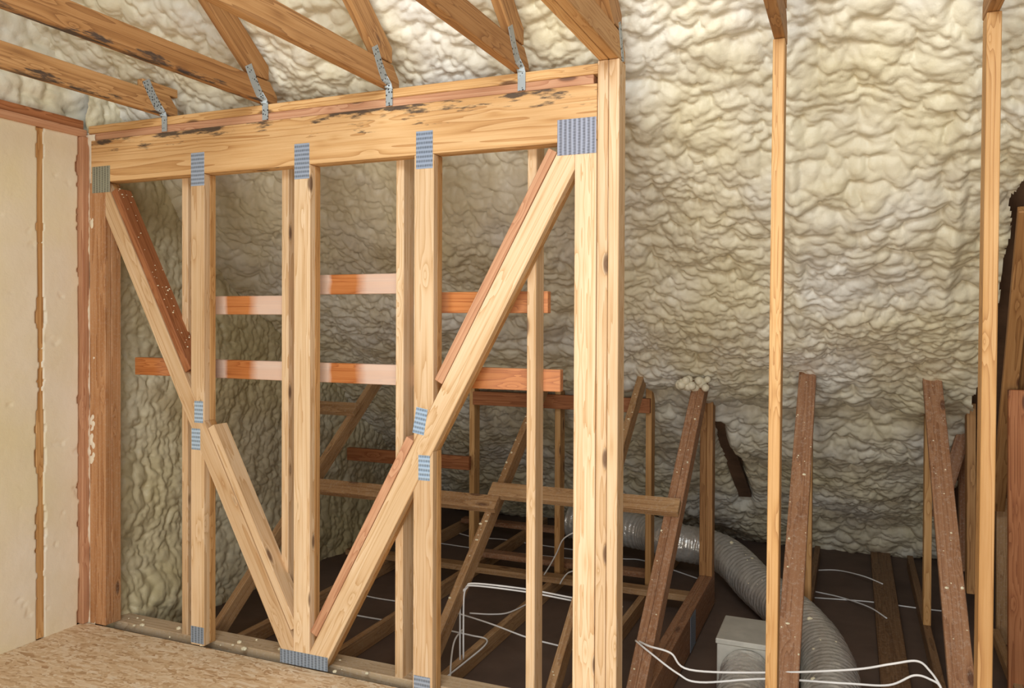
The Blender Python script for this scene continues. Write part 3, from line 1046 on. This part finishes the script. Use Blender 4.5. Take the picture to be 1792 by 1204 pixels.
# restraints lying on the bottom chords
for x0, x1, y, lab in ((-3.3, -0.86, 4.80, "nearest board lying across the attic bottom chords"),
                       (-2.40, -1.15, 5.13, "second board lying across the attic bottom chords"),
                       (-2.95, -1.70, 5.93, "farthest board lying across the attic bottom chords")):
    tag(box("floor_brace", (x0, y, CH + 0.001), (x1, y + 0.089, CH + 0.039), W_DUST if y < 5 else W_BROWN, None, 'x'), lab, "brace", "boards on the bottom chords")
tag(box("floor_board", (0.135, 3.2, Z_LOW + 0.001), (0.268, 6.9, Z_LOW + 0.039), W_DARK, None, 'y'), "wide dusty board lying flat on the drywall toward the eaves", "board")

# rafter laid bare by the split in the foam
tag(board("bare_rafter", (-0.81, 5.22, roof_z(5.22) + 0.12), (-0.72, 6.15, roof_z(6.15) + 0.12), (1, 0, 0), 0.09, 0.03, SHEATH), "dark bare rafter showing in a split of the shaded foam", "rafter")

# ------------------------------------------------------------------ framing at the right edge
def post_px(u0, u1, vt, vb, y, depth, mat, lab, skew=0.0):
    a, b = onY((u0 + u1) / 2 + skew, vt, y), onY((u0 + u1) / 2 - skew, vb, y)
    w = (onY(u1, (vt + vb) / 2, y) - onY(u0, (vt + vb) / 2, y)).length
    o = board("side_stud", b, a, (1, 0, 0), w, depth, mat)
    return tag(o, lab, "stud", "framing at the right edge")


post_px(1692, 1708, 706, 1040, 5.00, 0.089, W_JOIST, "brown upright just left of the stud nearest the right edge")
post_px(1679, 1691, 800, 1000, 5.45, 0.060, W_BROWN, "short brown upright deep in the right corner")
post_px(1765, 1803, 683, 1238, 4.20, 0.038, W_RED, "red fir upright at the right edge of the picture")
post_px(1744, 1765, 872, 1128, 5.00, 0.038, W_DUST, "dull knotty upright beside the red upright")
tag(board("side_brace", onY(1690, 742, 5.25), onY(1640, 905, 5.25), (1, 0, 0), 0.07, 0.038, W_BROWN), "slanting brown brace in the right corner", "brace")
tag(board("side_brace", onY(1797, 360, 3.62), onY(1745, 885, 4.95), (1, 0, 0), 0.062, 0.038, W_JOIST), "long slanting brace above the dull upright", "brace")
tag(board("side_brace", onY(1828, 360, 3.66), onY(1778, 860, 5.00), (1, 0, 0), 0.062, 0.038, W_JOIST), "slanting brace above the red upright", "brace")
tag(board("side_brace", onZ(1742, 1120, -0.15), onZ(1785, 1230, -0.15), (1, 0, 0), 0.038, 0.06, W_DUST), "dusty chord end at the foot of the red upright", "brace")


# ------------------------------------------------------------------ ducts, box and cables
def catmull(pts, n):
    pts = [Vector(p) for p in pts]
    P = [pts[0] * 2 - pts[1]] + pts + [pts[-1] * 2 - pts[-2]]
    out = []
    for i in range(1, len(P) - 2):
        for k in range(n):
            t = k / n
            a, b, c, d = P[i - 1], P[i], P[i + 1], P[i + 2]
            out.append(0.5 * ((2 * b) + (c - a) * t + (2 * a - 5 * b + 4 * c - d) * t * t + (3 * b - a - 3 * c + d) * t ** 3))
    out.append(pts[-1])
    return out


def tube(name, path, radius, mat, parent=None, seg=10, ribs=None, crumple=0.0):
    V, Fc = [], []
    n = len(path)
    ref = Vector((0, 0, 1))
    s = 0.0
    up = None
    for i, p in enumerate(path):
        t = (path[min(i + 1, n - 1)] - path[max(i - 1, 0)]).normalized()
        if up is None:
            up = ref if abs(t.z) < 0.9 else Vector((1, 0, 0))
        up = (up - t * up.dot(t)).normalized()
        sd = t.cross(up)
        if i:
            s += (p - path[i - 1]).length
        r = radius
        if ribs:
            r *= 1 + ribs[1] * math.cos(2 * math.pi * s / ribs[0])
        for k in range(seg):
            a = 2 * math.pi * k / seg
            rr = r * (1 + crumple * (math.sin(5 * a + s * 31) * math.sin(s * 47 + 2 * a) + random.uniform(-.5, .5)))
            V.append(p + (up * math.cos(a) + sd * math.sin(a)) * rr)
    for i in range(n - 1):
        for k in range(seg):
            k2 = (k + 1) % seg
            Fc.append((i * seg + k, i * seg + k2, (i + 1) * seg + k2, (i + 1) * seg + k))
    Fc.append(tuple(range(seg))[::-1])
    Fc.append(tuple((n - 1) * seg + k for k in range(seg)))
    return mesh_obj(name, V, Fc, mat, parent, True)


def resample(path, step):
    out = [path[0]]
    acc = 0.0
    for a, b in zip(path, path[1:]):
        d = (b - a).length
        while acc + d >= step:
            k = (step - acc) / d
            a = a + (b - a) * k
            out.append(a)
            d = (b - a).length
            acc = 0.0
        acc += d
    return out


R_D = 0.125
zc = Z_LOW + R_D + 0.01
dp = [(-1.95, 5.80, zc + 0.10), (-1.40, 5.72, zc + 0.10), onZ(1170, 945, zc + 0.10), onZ(1262, 968, zc + 0.06), onZ(1330, 1030, zc), onZ(1405, 1095, zc), onZ(1446, 1160, zc), onZ(1456, 1240, zc), onZ(1450, 1340, zc)]
duct = tube("flexible_duct", resample(catmull(dp, 30), 0.006), R_D, FOIL, None, 36, (0.040, 0.016), 0.016)
tag(duct, "long silver foil flexible duct snaking over the attic floor", "duct")
dpath = resample(catmull(dp, 30), 0.02)
pts = []
for _ in range(34):
    p = random.choice(dpath[10:])
    a = random.gauss(0.0, 0.5)
    q = (dpath[min(dpath.index(p) + 1, len(dpath) - 1)] - dpath[dpath.index(p) - 1]).normalized()
    sd = q.cross(Vector((0, 0, 1))).normalized()
    pts.append((p + (Vector((0, 0, 1)) * math.cos(a) + sd * math.sin(a)) * R_D * 0.99, random.choice((.005, .006, .008, .014))))
crumbs(duct, pts)
box_t = thing("plenum_box", (-0.45, 3.9, Z_LOW), "pale sheet metal duct box on the attic floor", "box")
bx0, bx1, by0, by1, bz1 = -0.575, -0.245, 3.80, 4.12, 0.06
box("box_body", (bx0 + .006, by0 + .006, Z_LOW + 0.002), (bx1 - .006, by1 - .006, bz1 - 0.012), SHEET, box_t, 'z', 0.003)
box("box_lid", (bx0, by0, bz1 - 0.025), (bx1, by1, bz1), SHEET, box_t, 'x', 0.004)
d2 = [(-0.435, 3.797, -0.085), (-0.43, 3.72, -0.09), (-0.415, 3.5, -0.10), (-0.40, 3.2, -0.105), (-0.395, 3.0, -0.105)]
duct2 = tube("flexible_duct", resample(catmull(d2, 30), 0.006), 0.115, FOIL, None, 36, (0.040, 0.016), 0.016)
tag(duct2, "short silver foil flexible duct leaving the pale metal box", "duct")


def cable(pts, lab, r=0.0044):
    o = tube("electric_cable", catmull(pts, 8), r, CABLE, None, 7)
    return tag(o, lab, "cable", "white electric cables")


zf = Z_LOW + 0.006
base = onZ(811, 1154, CH + 0.004)
yb = base.y
cable([base, onY(811, 1100, yb), onY(812, 1043, yb), onY(818, 1028, yb), onY(830, 1021, yb), onY(921, 1031, yb + 0.1), onY(1001, 1046, yb + 0.15), onY(1090, 1062, yb + 0.2)], "white cable rising from a chord and bending right toward the double post")
cable([onY(805, 1160, yb), onY(805, 1100, yb), onY(806, 1048, yb), onY(814, 1030, yb), onY(830, 1025, yb), onY(921, 1036, yb + 0.1), onY(1001, 1051, yb + 0.15)], "white cable running just beside the bending one")
cable([onZ(801, 1073, -0.09), onZ(860, 1092, -0.08), onZ(921, 1115, -0.08), onZ(978, 1130, -0.08), onZ(1060, 1150, -0.08)], "bright white cable slanting down to the right behind the slim stud")
cable([onZ(925, 1056, -0.13), onZ(890, 1072, -0.13), onZ(860, 1075, -0.13), onZ(822, 1073, -0.13)], "thin cable sagging left over the drywall")
cable([onZ(787, 1200, -0.13), onZ(790, 1150, -0.10), onZ(796, 1120, -0.06), onZ(809, 1102, -0.04)], "short arched cable end beside the upright web")
cable([onZ(789, 1104, -0.12), onZ(825, 1112, -0.12), onZ(850, 1118, -0.12), onZ(848, 1130, -0.12), onZ(815, 1158, -0.12), onZ(772, 1192, -0.12)], "cable folded back along the chord top")
cable([onZ(600, 1071, zf), onZ(630, 1078, zf), onZ(690, 1088, zf), onZ(730, 1092, zf)], "cable on the drywall left of the slim stud", 0.005)
cable([onZ(630, 1040, zf), onZ(660, 1047, zf), onZ(720, 1056, zf)], "thin cable on the drywall behind the right diagonal")
cable([onZ(765, 930, zf), onZ(793, 931, zf), onZ(830, 940, zf), onZ(880, 944, zf), onZ(925, 951, zf), onZ(1003, 962, zf)], "far thin cable across the dark drywall")
cable([onZ(765, 950, zf), onZ(850, 962, zf), onZ(1003, 978, zf)], "second far thin cable across the dark drywall")
yc = 5.0
cable([onY(1010, 930, yc - .2), onY(996, 936, yc - .2), onY(984, 946, yc - .2), onY(974, 968, yc - .2), onY(962, 990, yc - .2), onY(952, 1006, yc - .2)], "curving cable in front of the far attic post")
cable([onY(1012, 998, yc - .25), onY(995, 1002, yc - .25), onY(985, 1013, yc - .25), onY(980, 1022, yc - .25)], "short hooked cable end by the nearest floor brace")
yr = 3.36
cable([onY(1118, 1122, yr + .05), onY(1137, 1131, yr), onY(1174, 1143, yr), onY(1207, 1172, yr), onY(1340, 1177, yr - .02), onY(1489, 1172, yr), onY(1560, 1162, yr), onY(1605, 1157, yr), onY(1628, 1175, yr), onY(1646, 1202, yr), onY(1655, 1230, yr)], "upper cable strung across in front of the ducts")
cable([onY(1112, 1121, yr + .05), onY(1135, 1140, yr), onY(1185, 1178, yr), onY(1225, 1194, yr), onY(1340, 1188, yr), onY(1480, 1196, yr), onY(1555, 1199, yr), onY(1600, 1182, yr), onY(1630, 1190, yr), onY(1646, 1203, yr), onY(1652, 1235, yr)], "lower cable strung across in front of the ducts")
cable([onZ(1425, 998, zf), onZ(1465, 998, zf), onZ(1510, 1008, -0.185), onZ(1545, 1022, -0.185)], "far thin cable ending on the wide dusty board")
cable([onZ(1425, 1035, zf), onZ(1470, 1045, zf), onZ(1520, 1062, -0.185), onZ(1552, 1082, -0.185)], "nearer thin cable ending on the wide dusty board")
cable([onZ(1425, 1046, zf), onZ(1520, 1053, zf), onZ(1620, 1066, zf), onZ(1680, 1072, zf)], "thin cable crossing beneath the wide dusty board")
cable([onZ(1090, 978, zf), onZ(1130, 982, zf), onZ(1220, 1012, zf)], "thin cable behind the doubled attic truss")

# foam bits stuck to the reddish stiffener and fallen along the sole plate
pts = []
for _ in range(40):
    k = random.random()
    q = Vector((-3.345, 2.165)).lerp(Vector((-2.885, 1.281)), k) + nL * (0.0)
    c = q + nL * (c_L + 0.0635 + 0.0195 - nL.dot(q))
    pts.append((Vector((c.x, Y0 + random.uniform(.012, .085), c.y)), random.choice((.0025, .003, .004, .005))))
crumbs(truss, pts)
pts = [(Vector((random.uniform(-3.4, -1.6), random.uniform(2.9, 3.06), 0.002)), random.choice((.004, .006, .008, .013))) for _ in range(26)]
o = crumbs(None, pts, "foam_litter")
tag(o, "scattered foam bits along the sole plate", "foam", None, "stuff")
